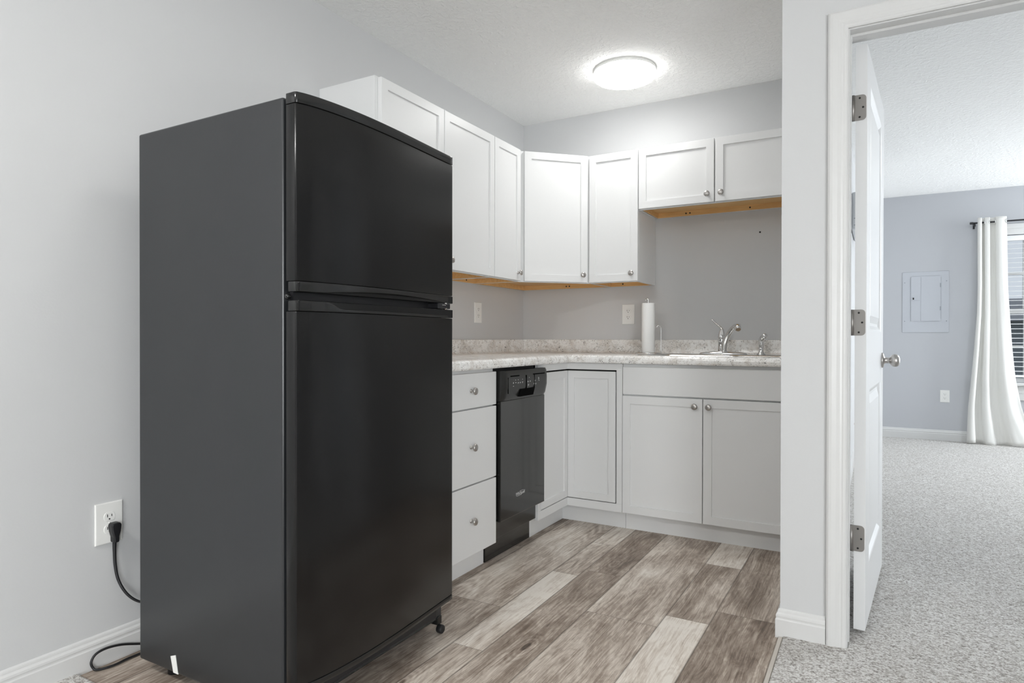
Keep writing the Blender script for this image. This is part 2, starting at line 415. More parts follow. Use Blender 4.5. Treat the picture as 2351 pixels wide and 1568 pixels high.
prism(b, [(JI-.001, .012), (JI+.004, .012), (JI+.004, JT-.008), (JO-.008, JT-.008), (JO-.008, .012), (JO+.001, .012), (JO+.001, JT+.001), (JI-.001, JT+.001)], -1.452, -1.415, 'y', .0015, 1)
struct('trim_3', b, 'trim')

# ------------------------------------------------------------------ bedroom door, hinged on the left jamb and swung inward
TH = rad(86)
door = bpy.data.objects.new('door_1', None); COL.objects.link(door); door['kind'] = 'structure'
door['label'] = 'white two panel door standing open into the bedroom'
door.location = (2.0635, -1.372, 0); door.rotation_euler = (0, 0, TH)
# local frame: x along the door, -y towards the viewer's side (face), thickness in +y ... slab from y=0 to y=.035
DW_, DZ0, DZ1 = .765, .028, 2.010
def door_slab():
    b = NB()
    xs = [0, .128, .632, DW_]; zs = [DZ0, .225, .838, 1.045, 1.905, DZ1]
    def ring(face_y, sgn):
        grid = [[b.verts.new((x, face_y, z)) for x in xs] for z in zs]
        for j in range(5):
            for i in range(3):
                if i == 1 and j in (1, 3):
                    x0, x1, z0, z1 = xs[1], xs[2], zs[j], zs[j+1]
                    prev = [grid[j][1], grid[j][2], grid[j+1][2], grid[j+1][1]]
                    for ins, dep in ((.006, .002), (.020, .011), (.030, .011), (.055, .003), (.058, .003)):
                        cur = [b.verts.new((x, face_y+sgn*dep, z)) for x, z in ((x0+ins, z0+ins), (x1-ins, z0+ins), (x1-ins, z1-ins), (x0+ins, z1-ins))]
                        for k in range(4): b.faces.new((prev[k], prev[(k+1) % 4], cur[(k+1) % 4], cur[k]))
                        prev = cur
                    b.faces.new(prev)
                else: b.faces.new((grid[j][i], grid[j][i+1], grid[j+1][i+1], grid[j+1][i]))
        return grid
    A = ring(0, 1); Bk = ring(.035, -1)
    def loop(g): return [g[0][i] for i in range(4)]+[g[j][3] for j in range(1, 6)]+[g[5][i] for i in (2, 1, 0)]+[g[j][0] for j in (4, 3, 2, 1)]
    la, lb = loop(A), loop(Bk); n = len(la)
    for i in range(n): b.faces.new((la[i], la[(i+1) % n], lb[(i+1) % n], lb[i]))
    bmesh.ops.recalc_face_normals(b, faces=b.faces[:])
    return b
obj('door_slab', door_slab(), 'door', door)
def hinge_leaf(z0, z1):
    b = NB(); poly = []
    y0, y1, r = .003, .0415, .012    # leaf on the hinge edge, from beyond the knuckle to inside the edge
    pts = [(y1, z0), (y0+r, z0)]+[(y0+r-r*math.sin(a), z0+r-r*math.cos(a)) for a in [PI/8*i for i in range(1, 5)]]+[(y0, z1-r)]+[(y0+r-r*math.cos(a), z1-r+r*math.sin(a)) for a in [PI/8*i for i in range(1, 5)]]+[(y1, z1)]
    prism(b, pts, -.0022, .0, 'x', 0)
    return b
for z0, z1 in ((1.755, 1.841), (1.027, 1.115), (.294, .382)):
    hl = obj('hinge', hinge_leaf(z0, z1), 'hinge', door)
    b = NB(); lathe(b, [(0, z0), (.006, z0), (.006, z1), (0, z1)], 12, Matrix.Translation((-.0035, .0425, 0)))
    obj('hinge_pin', b, 'hinge', hl)
    for yy, zz in ((.0225, z1-.011), (.0125, (z0+z1)/2), (.0225, z0+.011)):
        b = NB(); lathe(b, [(0, -.0008), (.0033, -.0008), (.0033, .0004), (0, .0004)], 12, Matrix.Translation((-.0024, yy, zz)) @ Matrix.Rotation(rad(90), 4, 'Y'))
        obj('screw', b, 'dark', hl)
def knob_prof(): return [(0, 0), (.032, 0), (.032, .004), (.029, .008), (.016, .010), (.0125, .014), (.012, .026), (.014, .030), (.021, .034), (.0262, .042), (.0272, .050), (.0255, .058), (.019, .0645), (.009, .067), (0, .0672)]
for s, nm in ((-1, 'door_knob'), (1, 'door_knob')):
    b = NB(); mt = Matrix.Translation((.700, 0 if s < 0 else .035, .924)) @ Matrix.Rotation(rad(90 if s < 0 else -90), 4, 'X')
    lathe(b, knob_prof(), 28, mt); obj(nm, b, 'nickel', door)

# ------------------------------------------------------------------ cabinets
def shaker(w, h, t=.019, stile=.058, dep=.007):
    """door slab in local coords: x 0..w, z 0..h, front face at y=-t"""
    b = NB(); bmesh.ops.create_cube(b, size=1)
    for v in b.verts: v.co = Vector(((v.co.x+.5)*w, -(.5-v.co.y)*t, (v.co.z+.5)*h))
    bmesh.ops.bevel(b, geom=b.edges[:], offset=.0018, segments=2, affect='EDGES', profile=.5)
    f = max((f for f in b.faces if f.normal.y < -.9), key=lambda f: f.calc_area())
    bmesh.ops.inset_region(b, faces=[f], thickness=stile-.0018, depth=0)
    bmesh.ops.inset_region(b, faces=[f], thickness=.0014, depth=-dep)
    return b
def flat_front(w, h, t=.019):
    b = NB(); box(b, 0, w, -t, 0, 0, h, .002); return b
KNOB = None
def cab_knob(parent, x, y, z):
    global KNOB
    if KNOB is None:
        b = NB(); lathe(b, [(0, 0), (.0085, 0), (.0085, .002), (.0055, .004), (.005, .011), (.008, .015), (.0145, .019), (.0158, .0225), (.0145, .0265), (.009, .029), (0, .0297)], 24, Matrix.Rotation(rad(90), 4, 'X'))
        o = obj('knob', b, 'nickel', parent); KNOB = o
    else:
        o = KNOB.copy(); COL.objects.link(o); o.parent = parent
    o.location = (x, y, z); return o
def shell(x0, x1, y0, y1, z0, z1, open_face, t=.016):
    """a box with one side left open and real wall thickness"""
    b = NB(); bmesh.ops.create_cube(b, size=1)
    for v in b.verts: v.co = Vector((x0+(v.co.x+.5)*(x1-x0), y0+(v.co.y+.5)*(y1-y0), z0+(v.co.z+.5)*(z1-z0)))
    f = max(b.faces, key=lambda f: f.normal.dot(Vector(open_face)))
    nrm = Vector(open_face)
    bmesh.ops.inset_region(b, faces=[f], thickness=t, depth=0)
    r = bmesh.ops.extrude_face_region(b, geom=[f]); vs = [g for g in r['geom'] if isinstance(g, bmesh.types.BMVert)]
    depth = abs(Vector((x1-x0, y1-y0, z1-z0)).dot(nrm))-t
    bmesh.ops.translate(b, verts=vs, vec=-nrm*depth)
    if f.is_valid: bmesh.ops.delete(b, geom=[f], context='FACES_ONLY')
    bmesh.ops.recalc_face_normals(b, faces=b.faces[:])
    return b
ZU0, ZU1 = 1.338, 2.087
def underside(poly_w, d, z0, parent, holes, rise=.030):
    """recessed maple bottom with a hanging rail along the wall, seen from below"""
    x0, x1 = .017, poly_w-.017
    b = NB(); box(b, x0, x1, -d+.020, -.002, z0+rise, z0+rise+.004)
    box(b, x0, x1, -.020, -.002, z0+.001, z0+rise)
    box(b, x0, x0+.006, -d+.020, -.020, z0+.001, z0+rise)
    box(b, x1-.006, x1, -d+.020, -.020, z0+.001, z0+rise)
    u = obj('underside', b, 'maple', parent)
    for hx in holes:
        b = NB(); lathe(b, [(0, -.001), (.0045, -.001), (.0045, .001), (0, .001)], 12, Matrix.Translation((hx, -.0205, z0+.015)) @ Matrix.Rotation(rad(90), 4, 'X'))
        obj('screw_hole', b, 'dark', u)
    return u
def upper(name, label, loc, rz, w, z0, doors, holes, d=.312, gap=.0015, group='white wall cabinets'):
    t = thing(name, label, 'cabinet', loc, rz, group)
    obj('body', shell(0.0006, w-.0006, -d, -.001, z0, ZU1, (0, 0, -1)), 'cab', t)
    underside(w, d, z0, t, holes)
    for (x0, x1, kn) in doors:
        dr = obj('door', shaker(x1-x0, ZU1-.0035-(z0+.004)), 'cab', t); dr.location = (x0, -d-.0012, z0+.004)
        if kn: cab_knob(dr, (x1-x0-.033) if kn == 'r' else .033, -.019, .043)
    return t
# left wall run: local x runs towards the corner
upper('wall_cabinet', 'white two door wall cabinet on the left wall, above and behind the refrigerator', (0, -1.842, 0), rad(90), .914, ZU0, [(.018, .457, 'r'), (.461, .911, 'l')], [.62])
upper('wall_cabinet', 'narrow white wall cabinet on the left wall, between refrigerator and corner cabinet', (0, -.928, 0), rad(90), .312, ZU0, [(.003, .286, 'r')], [.20])
upper('wall_cabinet', 'tall white single door wall cabinet right of the corner cabinet, above the paper towels', (.616, 0, 0), 0, .3, ZU0, [(.003, .299, 'r')], [.10])
upper('wall_cabinet', 'short white two door wall cabinet above the sink and faucet', (.917, 0, 0), 0, .892, 1.741, [(.003, .418, 'r'), (.424, .845, 'l')], [.19, .213, .55])
# diagonal corner cabinet
t = thing('corner_wall_cabinet', 'white diagonal wall cabinet with one door in the room corner', 'cabinet', (0, 0, 0), 0, 'white wall cabinets')
poly = [(.001, -.001), (.001, -.6155), (.312, -.6155), (.6155, -.312), (.6155, -.001)]
b = NB(); prism(b, poly, ZU0+.034, ZU1, 'z'); 
# skirt below the bottom panel: thin strips along the diagonal face and the two sides
def strip2(b, p, q, th, z0, z1):
    p, q = Vector((*p, 0)), Vector((*q, 0)); d = (q-p).normalized(); n = Vector((-d.y, d.x, 0))
    t_ = NB(); vs = [t_.verts.new((v.x, v.y, z)) for z in (z0, z1) for v in (p, q, q+n*th, p+n*th)]
    for f in ((0, 3, 2, 1), (4, 5, 6, 7), (0, 1, 5, 4), (1, 2, 6, 5), (2, 3, 7, 6), (3, 0, 4, 7)): t_.faces.new([vs[i] for i in f])
    bmesh.ops.recalc_face_normals(t_, faces=t_.faces[:]); merge(b, t_)
strip2(b, (.312, -.6155), (.6155, -.312), .018, ZU0, ZU0+.034)
obj('body', b, 'cab', t)
b = NB(); ins = [(.018, -.02), (.018, -.60), (.30, -.60), (.60, -.30), (.60, -.02)]
prism(b, ins, ZU0+.030, ZU0+.0335, 'z')
box(b, .004, .0205, -.612, -.004, ZU0+.001, ZU0+.030); box(b, .0205, .612, -.0205, -.004, ZU0+.001, ZU0+.030)
box(b, .02, .312, -.6145, -.602, ZU0+.001, ZU0+.030); box(b, .602, .6145, -.312, -.0205, ZU0+.001, ZU0+.030)
u = obj('underside', b, 'maple', t)
for hx in (.33, .352):
    b = NB(); lathe(b, [(0, -.001), (.0045, -.001), (.0045, .001), (0, .001)], 12, Matrix.Translation((hx, -.021, ZU0+.015)) @ Matrix.Rotation(rad(90), 4, 'X')); obj('screw_hole', b, 'dark', u)
dg = .385
dr = obj('door', shaker(dg, ZU1-.0035-(ZU0+.004)), 'cab', t); dr.rotation_euler = (0, 0, rad(45))
mid = Vector((.46375, -.46375, 0)); dirx = Vector((.7071, .7071, 0)); nrm = Vector((.7071, -.7071, 0))
pz = mid-dirx*dg/2+nrm*.0012; dr.location = (pz.x, pz.y, ZU0+.004)
cab_knob(dr, dg-.033, -.019, .043)

# ---- base cabinets
ZB, ZC = .100, .8815     # cabinet box from above the toe kick up to the worktop
def base_body(t, w, d=.600, kick=.552, open_top=True):
    obj('body', shell(.0006, w-.0006, -d, -.012, ZB, ZC, (0, 0, 1)), 'cab', t)
    b = NB(); box(b, .0006, w-.0006, -kick, -kick+.016, .0, ZB); obj('toe_kick', b, 'cab', t)
t = thing('drawer_base_cabinet', 'white base cabinet with three knobbed drawers, right beside the refrigerator', 'cabinet', (0, -1.85, 0), rad(90), 'white base cabinets')
base_body(t, .462)
for z0, z1 in ((.104, .397), (.403, .7165), (.7225, .868)):
    dr = obj('drawer_front', flat_front(.410, z1-z0), 'cab', t); dr.location = (.050, -.6012, z0)
    cab_knob(dr, .205, -.019, (z1-z0)/2)
# corner base cabinet with an inward folding two leaf door
t = thing('corner_base_cabinet', 'white corner base cabinet with an inset two leaf folding door, right of the dishwasher', 'cabinet', (0, 0, 0), 0, 'white base cabinets')
FX = .612; E0 = .966; E1 = .928
b = NB()
# face frame: bottom rail, top rail and two stiles folded round the inside corner, on a closed box behind
def lframe(b, z0, z1, a0, a1, th=.019):
    prism(b, [(FX-th, -a0), (FX, -a0), (FX, -FX), (a1, -FX), (a1, -FX+th), (FX-th, -FX+th)], z0, z1, 'z', .001, 1)
lframe(b, ZB-.005, .1385, E0, E1); lframe(b, .8465, ZC, E0, E1)
box(b, FX-.019, FX, -E0, -.934, .1385, .8465, .001, 1); box(b, .895, E1, -FX, -FX+.019, .1385, .8465, .001, 1)
obj('face_frame', b, 'cab', t)
b = NB(); prism(b, [(.012, -.012), (.012, -.912), (.57, -.912), (.57, -.57), (.926, -.57), (.926, -.012)], ZB+.002, ZC-.002, 'z'); obj('body', b, 'shadowgap', t)
b = NB(); prism(b, [(.540, -.952), (.556, -.952), (.556, -.556), (.9275, -.556), (.9275, -.540), (.540, -.540)], 0, ZB-.0055, 'z', .001, 1); obj('toe_kick', b, 'cab', t)
lw = .933-.004-FX-.020; lz0, lz1 = .1425, .8385
d1 = obj('door', shaker(.3165, lz1-lz0, .017, .054), 'cab', t); d1.rotation_euler = (0, 0, rad(90)); d1.location = (FX-.016, -.932+.003, lz0)
d2 = obj('door', shaker(.276, lz1-lz0, .017, .054), 'cab', t); d2.location = (FX+.0006, -FX+.016, lz0)
# sink base
t = thing('sink_base_cabinet', 'white sink base cabinet with a blank top panel and two doors below', 'cabinet', (.9290, 0, 0), 0, 'white base cabinets')
base_body(t, .880, .600, .556)
dr = obj('false_drawer_front', flat_front(.852, .1435), 'cab', t); dr.location = (.004, -.6022, .7225)
for x0, x1, k in ((.003, .4155, 'r'), (.4195, .835, 'l')):
    dr = obj('door', shaker(x1-x0, .6165), 'cab', t); dr.location = (x0, -.6022, .0985)
    cab_knob(dr, (x1-x0-.034) if k == 'r' else .030, -.019, .6165-.037)
b = NB(); box(b, .858, .8794, -.6012, -.585, ZB, ZC); obj('filler_strip', b, 'cab', t)

# ---- worktop with coved upstand and rolled front edge, mitred in the corner
def worktop():
    pr = [(.001, .8835), (.001, 1.0045), (.004, 1.0068), (.017, 1.0068), (.0195, 1.004), (.020, .990), (.0205, .948), (.023, .935), (.029, .9275), (.040, .9240), (.060, .9228),
          (.585, .9228), (.603, .9242), (.618, .9262), (.628, .9262), (.638, .9232), (.6455, .9155), (.648, .905), (.6475, .892), (.6435, .8850), (.636, .8835), (.60, .8835)]
    b = NB()
    A = [b.verts.new((d, -1.845, z)) for d, z in pr]; B = [b.verts.new((d, -d, z)) for d, z in pr]; C = [b.verts.new((1.8095, -d, z)) for d, z in pr]
    n = len(pr)
    for R1, R2 in ((A, B), (B, C)):
        for i in range(n):
            f = b.faces.new((R1[i], R1[(i+1) % n], R2[(i+1) % n], R2[i]))
    b.faces.new(A[::-1]); b.faces.new(C); bmesh.ops.recalc_face_normals(b, faces=b.faces[:])
    return b
wt = obj('countertop', worktop(), 'granite')
SX0, SX1, SY0, SY1 = .985, 1.728, -.595, -.075
cut = obj('cutter', box(NB(), SX0+.02, SX1-.02, SY0+.02, SY1-.02, .80, 1.1), 'granite')
md = wt.modifiers.new('cut', 'BOOLEAN'); md.operation = 'DIFFERENCE'; md.object = cut; md.solver = 'EXACT'
bpy.context.view_layer.update()
me = bpy.data.meshes.new_from_object(wt.evaluated_get(bpy.context.evaluated_depsgraph_get()))
wt.modifiers.clear(); wt.data = me; bpy.data.objects.remove(cut)
tag(wt, 'speckled grey and cream L-shaped countertop with backsplash', 'countertop')

# ---- sink
t = thing('sink', 'stainless steel drop-in sink set in the speckled countertop', 'sink', (0, 0, .9232))
def rrect(x0, x1, y0, y1, r, n=6):
    o = []
    for cx, cy, a0 in ((x1-r, y0+r, -90), (x1-r, y1-r, 0), (x0+r, y1-r, 90), (x0+r, y0+r, 180)):
        o += [(cx+r*math.cos(rad(a0+90*i/n)), cy+r*math.sin(rad(a0+90*i/n))) for i in range(n+1)]
    return o
b = NB(); prev = None
for (ins, z, r, back) in ((0, .0004, .060, 0), (.002, .003, .059, 0), (.008, .0052, .055, 0), (.016, .0046, .05, 0), (.030, .0040, .05, .075), (.036, .002, .05, .078), (.042, -.012, .05, .08), (.048, -.165, .05, .082), (.070, -.18, .05, .09)):
    ring = [b.verts.new((x, y, z)) for x, y in rrect(SX0+ins, SX1-ins, SY0+ins, SY1-ins-back, r)]
    if prev:
        n = len(ring)
        for i in range(n): b.faces.new((prev[i], prev[(i+1) % n], ring[(i+1) % n], ring[i])).smooth = True
    prev = ring
b.faces.new(prev); bmesh.ops.recalc_face_normals(b, faces=b.faces[:])
obj('basin', b, 'steel', t)
b = NB(); lathe(b, [(0, -.176), (.042, -.176), (.045, -.1785), (.045, -.180), (0, -.180)], 24, Matrix.Translation(((SX0+SX1)/2, -.36, 0))); obj('drain', b, 'chrome', t)
SD = .9232+.0046
# ---- faucet
t = thing('faucet', 'chrome single lever kitchen faucet with a raised curved spout at the back of the sink', 'faucet', (1.345, -.135, SD))
b = NB(); prev = None
for (sx, sy, z) in ((.130, .031, 0), (.130, .031, .003), (.122, .028, .0085), (.095, .025, .0125), (.04, .022, .0165), (.022, .02, .0175)):
    ring = [b.verts.new((sx*math.copysign(abs(math.cos(a))**.8, math.cos(a)), sy*math.copysign(abs(math.sin(a))**.8, math.sin(a)), z)) for a in [2*PI*i/40 for i in range(40)]]
    if prev:
        for i in range(40): b.faces.new((prev[i], prev[(i+1) % 40], ring[(i+1) % 40], ring[i])).smooth = True
    else: b.faces.new(ring[::-1])
    prev = ring
b.faces.new(prev); bmesh.ops.recalc_face_normals(b, faces=b.faces[:]); obj('base_plate', b, 'chrome', t)
b = NB(); lathe(b, [(.019, .012), (.019, .080), (.0185, .086), (.0192, .088), (.0205, .092), (.0205, .097), (.0192, .101), (.016, .112), (.012, .128), (.008, .1375), (0, .14)], 28, Matrix.Translation((-.008, 0, 0))); obj('valve_body', b, 'chrome', t)
b = NB(); tube(b, spline([(-.001, -.004, .104), (-.004, .0, .130), (-.012, .004, .146), (-.026, .006, .160), (-.044, .008, .174), (-.058, .008, .188), (-.064, .008, .1945)], 6), [.018, .0135, .0085, .0065, .0068, .009, .005], 14, .75); obj('lever', b, 'chrome', t)
sp = spline([(.008, -.014, .014), (.012, -.026, .036), (.026, -.055, .078), (.052, -.095, .118), (.082, -.140, .146), (.102, -.170, .154), (.113, -.190, .149)], 7)
b = NB(); tube(b, sp, [.0155, .0150, .0142, .0135, .013, .0125, .0125], 16); obj('spout', b, 'chrome', t)
b = NB(); v0 = Vector(sp[-1]); dv = Vector((.010, -.026, -.030)).normalized()
tube(b, [v0-dv*.012, v0-dv*.008, v0+dv*.014, v0+dv*.020], [.012, .0158, .0158, .013], 18); obj('spout_tip', b, 'chrome', t)
# ---- side sprayer
t = thing('side_sprayer', 'chrome side sprayer standing on the sink right of the faucet', 'sprayer', (1.545, -.125, SD))
b = NB(); lathe(b, [(0, 0), (.024, 0), (.024, .003), (.019, .008), (.0145, .014), (.0135, .030), (.0145, .034), (.0135, .037), (0, .037)], 24); obj('collar', b, 'chrome', t)
b = NB(); tube(b, spline([(0, 0, .034), (.0005, 0, .055), (.001, -.001, .075), (.006, -.006, .092), (.017, -.016, .101)], 6), [.013, .015, .0145, .0135, .014], 16); obj('handle', b, 'chrome', t)
b = NB(); ball(b, (.0195, -.0185, .1015), .0155); obj('spray_head', b, 'chrome', t)

# ---- paper towel holder and roll
PTX, PTY, ZT = .936, -.20, .9229
t = thing('paper_towel_holder', 'chrome wire paper towel stand on the countertop left of the sink', 'paper towel holder', (PTX, PTY, ZT))
b = NB(); tube(b, [(.074*math.cos(a), .074*math.sin(a), .0072) for a in [2*PI*i/40 for i in range(41)]], .0028, 8)
tube(b, [(-.074, 0, .0072), (0, 0, .0072), (.074, 0, .0072)], .0026, 8); tube(b, [(0, -.074, .0072), (0, 0, .0072), (0, .074, .0072)], .0026, 8)
for a in (45, 135, 225, 315): ball(b, (.074*math.cos(rad(a)), .074*math.sin(rad(a)), .004), .004)
obj('base', b, 'chrome', t)
b = NB(); tube(b, spline([(0, 0, .006), (0, 0, .16), (0, 0, .308), (-.001, 0, .316), (-.008, 0, .3245), (-.015, 0, .320), (-.017, 0, .313)], 5), .0026, 8); obj('post', b, 'chrome', t)
b = NB(); tube(b, spline([(.066, .030, .008), (.066, .03, .09), (.066, .03, .150), (.062, .027, .163), (.052, .022, .166), (.044, .018, .158)], 6), .0022, 8); obj('side_arm', b, 'chrome', t)
b = NB(); lathe(b, [(.012, 0), (.0365, 0), (.0378, .003), (.0378, .2835), (.0365, .286), (.012, .286), (.012, 0)], 40)
o = obj('paper_towel_roll', b, 'paper'); o.location = (PTX, PTY, ZT+.0105); tag(o, 'white paper towel roll on the chrome wire stand', 'paper towels')

# ------------------------------------------------------------------ dishwasher
t = thing('dishwasher', 'narrow black dishwasher between the drawer cabinet and the corner cabinet', 'dishwasher', (0, -1.386, 0), rad(90))
DWW = .418    # local x 0..DWW+ along the wall, front towards local -y
b = NB(); box(b, .004, .4115, -.590, -.03, .135, .8815); obj('tub', b, 'dark', t)
b = NB(); box(b, .012, .452, -.632, -.6135, .190, .733, .004); obj('door', b, 'dw_black', t)
cons = [(-.6135, .733), (-.634, .733), (-.643, .748), (-.652, .790), (-.6525, .825), (-.649, .858), (-.644, .868), (-.6135, .868)]
def console():
    b = NB(); n = 24; rows = []
    for i in range(n+1):
        u = i/n; x = .010+u*.444; e = min(u, 1-u); k = 1-max(0, (1-e/.03))**2*.35
        rows.append([b.verts.new((x, -.6135+(y+.6135)*k, z)) for y, z in cons])
    m = len(cons)
    for A, B in zip(rows, rows[1:]):
        for j in range(m): b.faces.new((A[j], A[(j+1) % m], B[(j+1) % m], B[j]))
    b.faces.new(rows[0]); b.faces.new(rows[-1][::-1]); bmesh.ops.recalc_face_normals(b, faces=b.faces[:])
    return b
co = soften(obj('console', console(), 'dw_console', t), 40)
# grip recess shade painted as a black piece, and two dark display slots
b = NB(); prism(b, [(.150, .7445), (.288, .7445), (.306, .779), (.162, .779)], -.6532, -.640, 'y', .001, 1); obj('grip_shade', b, 'void', co)
for x0, x1 in ((.070, .150), (.290, .410)):
    b = NB(); box(b, x0, x1, -.6535, -.650, .8405, .8455); obj('vent_slot', b, 'void', co)
for x0, x1, z0, z1 in ((.214, .222, .772, .842), (.300, .303, .775, .84), (.046, .048, .765, .838)):
    b = NB(); box(b, x0, x1, -.6533, -.650, z0, z1); obj('console_groove', b, 'void', co)
marks = [(.095, .813, 5), (.117, .812, 3), (.140, .811, 4), (.140, .824, 2), (.160, .811, 4), (.182, .812, 5), (.095, .797, 3), (.236, .812, 6), (.258, .812, 4), (.240, .797, 7), (.250, .829, 2),
         (.310, .812, 4), (.296, .798, 4), (.316, .797, 5), (.345, .824, 6), (.347, .817, 4), (.349, .809, 3), (.116, .824, 2), (.182, .824, 2)]
b = NB()
for mx, mz, n in marks:
    for k in range(n): box(b, mx-.004+.0025*(k % 3), mx-.0022+.0025*(k % 3), -.6532, -.6495, mz-.0012-.0035*(k//3), mz+.0012-.0035*(k//3))
obj('control_marks', b, 'mark', co)['kind'] = 'stuff'
def text_mesh(name, body, size, parent, mat, loc, rot=(rad(90), 0, 0), shear=0, extr=.0003, sx=1):
    cu = bpy.data.curves.new(name, 'FONT'); cu.body = body; cu.size = size; cu.extrude = extr; cu.align_x = 'CENTER'; cu.align_y = 'CENTER'; cu.shear = shear
    tmp = bpy.data.objects.new(name, cu); COL.objects.link(tmp); bpy.context.view_layer.update()
    me = bpy.data.meshes.new_from_object(tmp.evaluated_get(bpy.context.evaluated_depsgraph_get())); bpy.data.objects.remove(tmp)
    me.materials.clear(); me.materials.append(M[mat]); o = bpy.data.objects.new(name, me); COL.objects.link(o); o.parent = parent
    o.location = loc; o.rotation_euler = rot; o.scale = (sx, 1, 1); return o
text_mesh('maker_logo', 'Whirlpool', .021, t, 'mark', (.196, -.6325, .286), shear=.2)
b = NB(); tube(b, [(.196+.040*math.cos(a), -.6322, .286+.009*math.sin(a)+.004*math.cos(a)) for a in [rad(200+260*i/24) for i in range(25)]], .0007, 6); obj('logo_ring', b, 'mark', t)
b = NB(); box(b, .004, .4115, -.602, -.588, .110, .189, .002); obj('lower_panel', b, 'dw_black', t)
b = NB(); box(b, .004, .4325, -.556, -.541, .0, .125, .002); obj('kick_plate', b, 'dw_black', t)

# ------------------------------------------------------------------ refrigerator
t = thing('refrigerator', 'tall black top-freezer refrigerator standing against the left wall', 'refrigerator', (.16, -2.37, 0))
def T(dx): return dx-.16
FY0, FY1 = -2.716+2.37, -2.030+2.37
b = NB(); box(b, T(.158), T(.784), FY0, FY1, .046, 1.628, .006, 3); obj('body', b, 'fridge_side', t)
b = NB(); box(b, T(.7835), T(.796), FY0+.022, FY1-.022, .13, 1.60); obj('door_gasket', b, 'rubber', t)
BOW = [(0, 0), (.012, .004), (.05, .0115), (.10, .0178), (.17, .0234), (.25, .0268), (.34, .0280), (.43, .0268), (.54, .0234), (.65, .0182), (.76, .0124), (.86, .0070), (.95, .0024), (1, 0)]
def bow(u):
    k = max(i for i in range(len(BOW)-1) if BOW[i][0] <= u+1e-9); P_ = [BOW[max(k-1, 0)], BOW[k], BOW[k+1], BOW[min(k+2, len(BOW)-1)]]
    m1 = (P_[2][1]-P_[0][1])/(P_[2][0]-P_[0][0]); m2 = (P_[3][1]-P_[1][1])/(P_[3][0]-P_[1][0]); h = P_[2][0]-P_[1][0]; t_ = (u-P_[1][0])/h
    return (2*t_**3-3*t_**2+1)*P_[1][1]+(t_**3-2*t_**2+t_)*h*m1+(-2*t_**3+3*t_**2)*P_[2][1]+(t_**3-t_**2)*h*m2
def front_poly(inset=0., n=44, xb=.794, bulge=.030, edge=.832):
    """plan outline of a door: flat back, square-ish edges and a gently bowed front"""
    y0, y1 = FY0+inset*.3, FY1-inset*.3; pts = [(T(xb), y1), (T(xb), y0)]; r = .008
    pts += [(T(edge-r), y0), (T(edge-.002), y0+.0025)]
    for i in range(n+1):
        u = i/n; y = y0+.006+(y1-y0-.012)*u
        pts.append((T(edge-inset+bow(u)), y))
    pts += [(T(edge-.002), y1-.0025), (T(edge-r), y1)]
    return pts
def pr_door(name, z0, z1, mat, inset=0., xb=.794, bev=.002, parent=None):
    b = NB(); prism(b, front_poly(inset, xb=xb), z0, z1, 'z', bev, 2)
    return soften(obj(name, b, mat, parent or t), 24)
fz = pr_door('freezer_door', 1.160, 1.6055, 'fridge_front', .0016)
pr_door('door_cap', 1.6065, 1.634, 'gloss_black', 0., parent=fz)
rf = pr_door('refrigerator_door', .138, 1.0835, 'fridge_front', .0016)
pr_door('door_foot_trim', .122, .1375, 'gloss_black', 0., parent=rf)
def trim_band(name, zt, zb, parent, setback=.022, n=40):
    """door edge trim whose front lip has a height that changes along the door, with a set-back grip wall behind"""
    b = NB(); P0 = front_poly(0., n)[2:]; rows = []
    y0, y1 = P0[0][1], P0[-1][1]
    for x, y in P0:
        u = (y-y0)/(y1-y0); rows.append((x, y, zt(u), zb(u)))
    top = [b.verts.new((x, y, z)) for x, y, z, _ in rows]; bot = [b.verts.new((x, y, z)) for x, y, _, z in rows]
    def inner(x, y): return (max(T(.80), x-setback), y)
    ti = [b.verts.new((*inner(x, y), z)) for x, y, z, _ in rows]; bi = [b.verts.new((*inner(x, y), z)) for x, y, _, z in rows]
    for i in range(len(rows)-1):
        b.faces.new((bot[i], bot[i+1], top[i+1], top[i])); b.faces.new((top[i], top[i+1], ti[i+1], ti[i])); b.faces.new((bi[i], bi[i+1], bot[i+1], bot[i])); b.faces.new((ti[i], ti[i+1], bi[i+1], bi[i]))
    b.faces.new((top[0], ti[0], bi[0], bot[0])); b.faces.new((top[-1], bot[-1], bi[-1], ti[-1]))
    bmesh.ops.recalc_face_normals(b, faces=b.faces[:])
    ed = [e for e in b.edges if len(e.link_faces) == 2 and e.calc_face_angle(0) > rad(60)]
    bmesh.ops.bevel(b, geom=ed, offset=.0016, segments=2, affect='EDGES', profile=.5)
    return soften(obj(name, b, 'gloss_black', parent), 24)
def ss(a, c, u): u = min(1, max(0, (u-a)/(c-a))); return u*u*(3-2*u)
trim_band('freezer_grip_trim', lambda u: 1.159, lambda u: 1.1335+.012*math.sin(PI*min(1, max(0, (u-.12)/.82)))**.8, fz)
trim_band('door_grip_trim', lambda u: 1.1105-.018*ss(.13, .20, u)*(1-ss(.955, .985, u)), lambda u: 1.0845, rf)
b = NB(); box(b, T(.797), T(.834), FY0+.006, FY1-.006, 1.1335, 1.158, .002); obj('freezer_grip_wall', b, 'fridge_front', fz)
b = NB(); box(b, T(.797), T(.834), FY0+.006, FY1-.006, 1.085, 1.1125, .002); obj('door_grip_wall', b, 'fridge_front', rf)
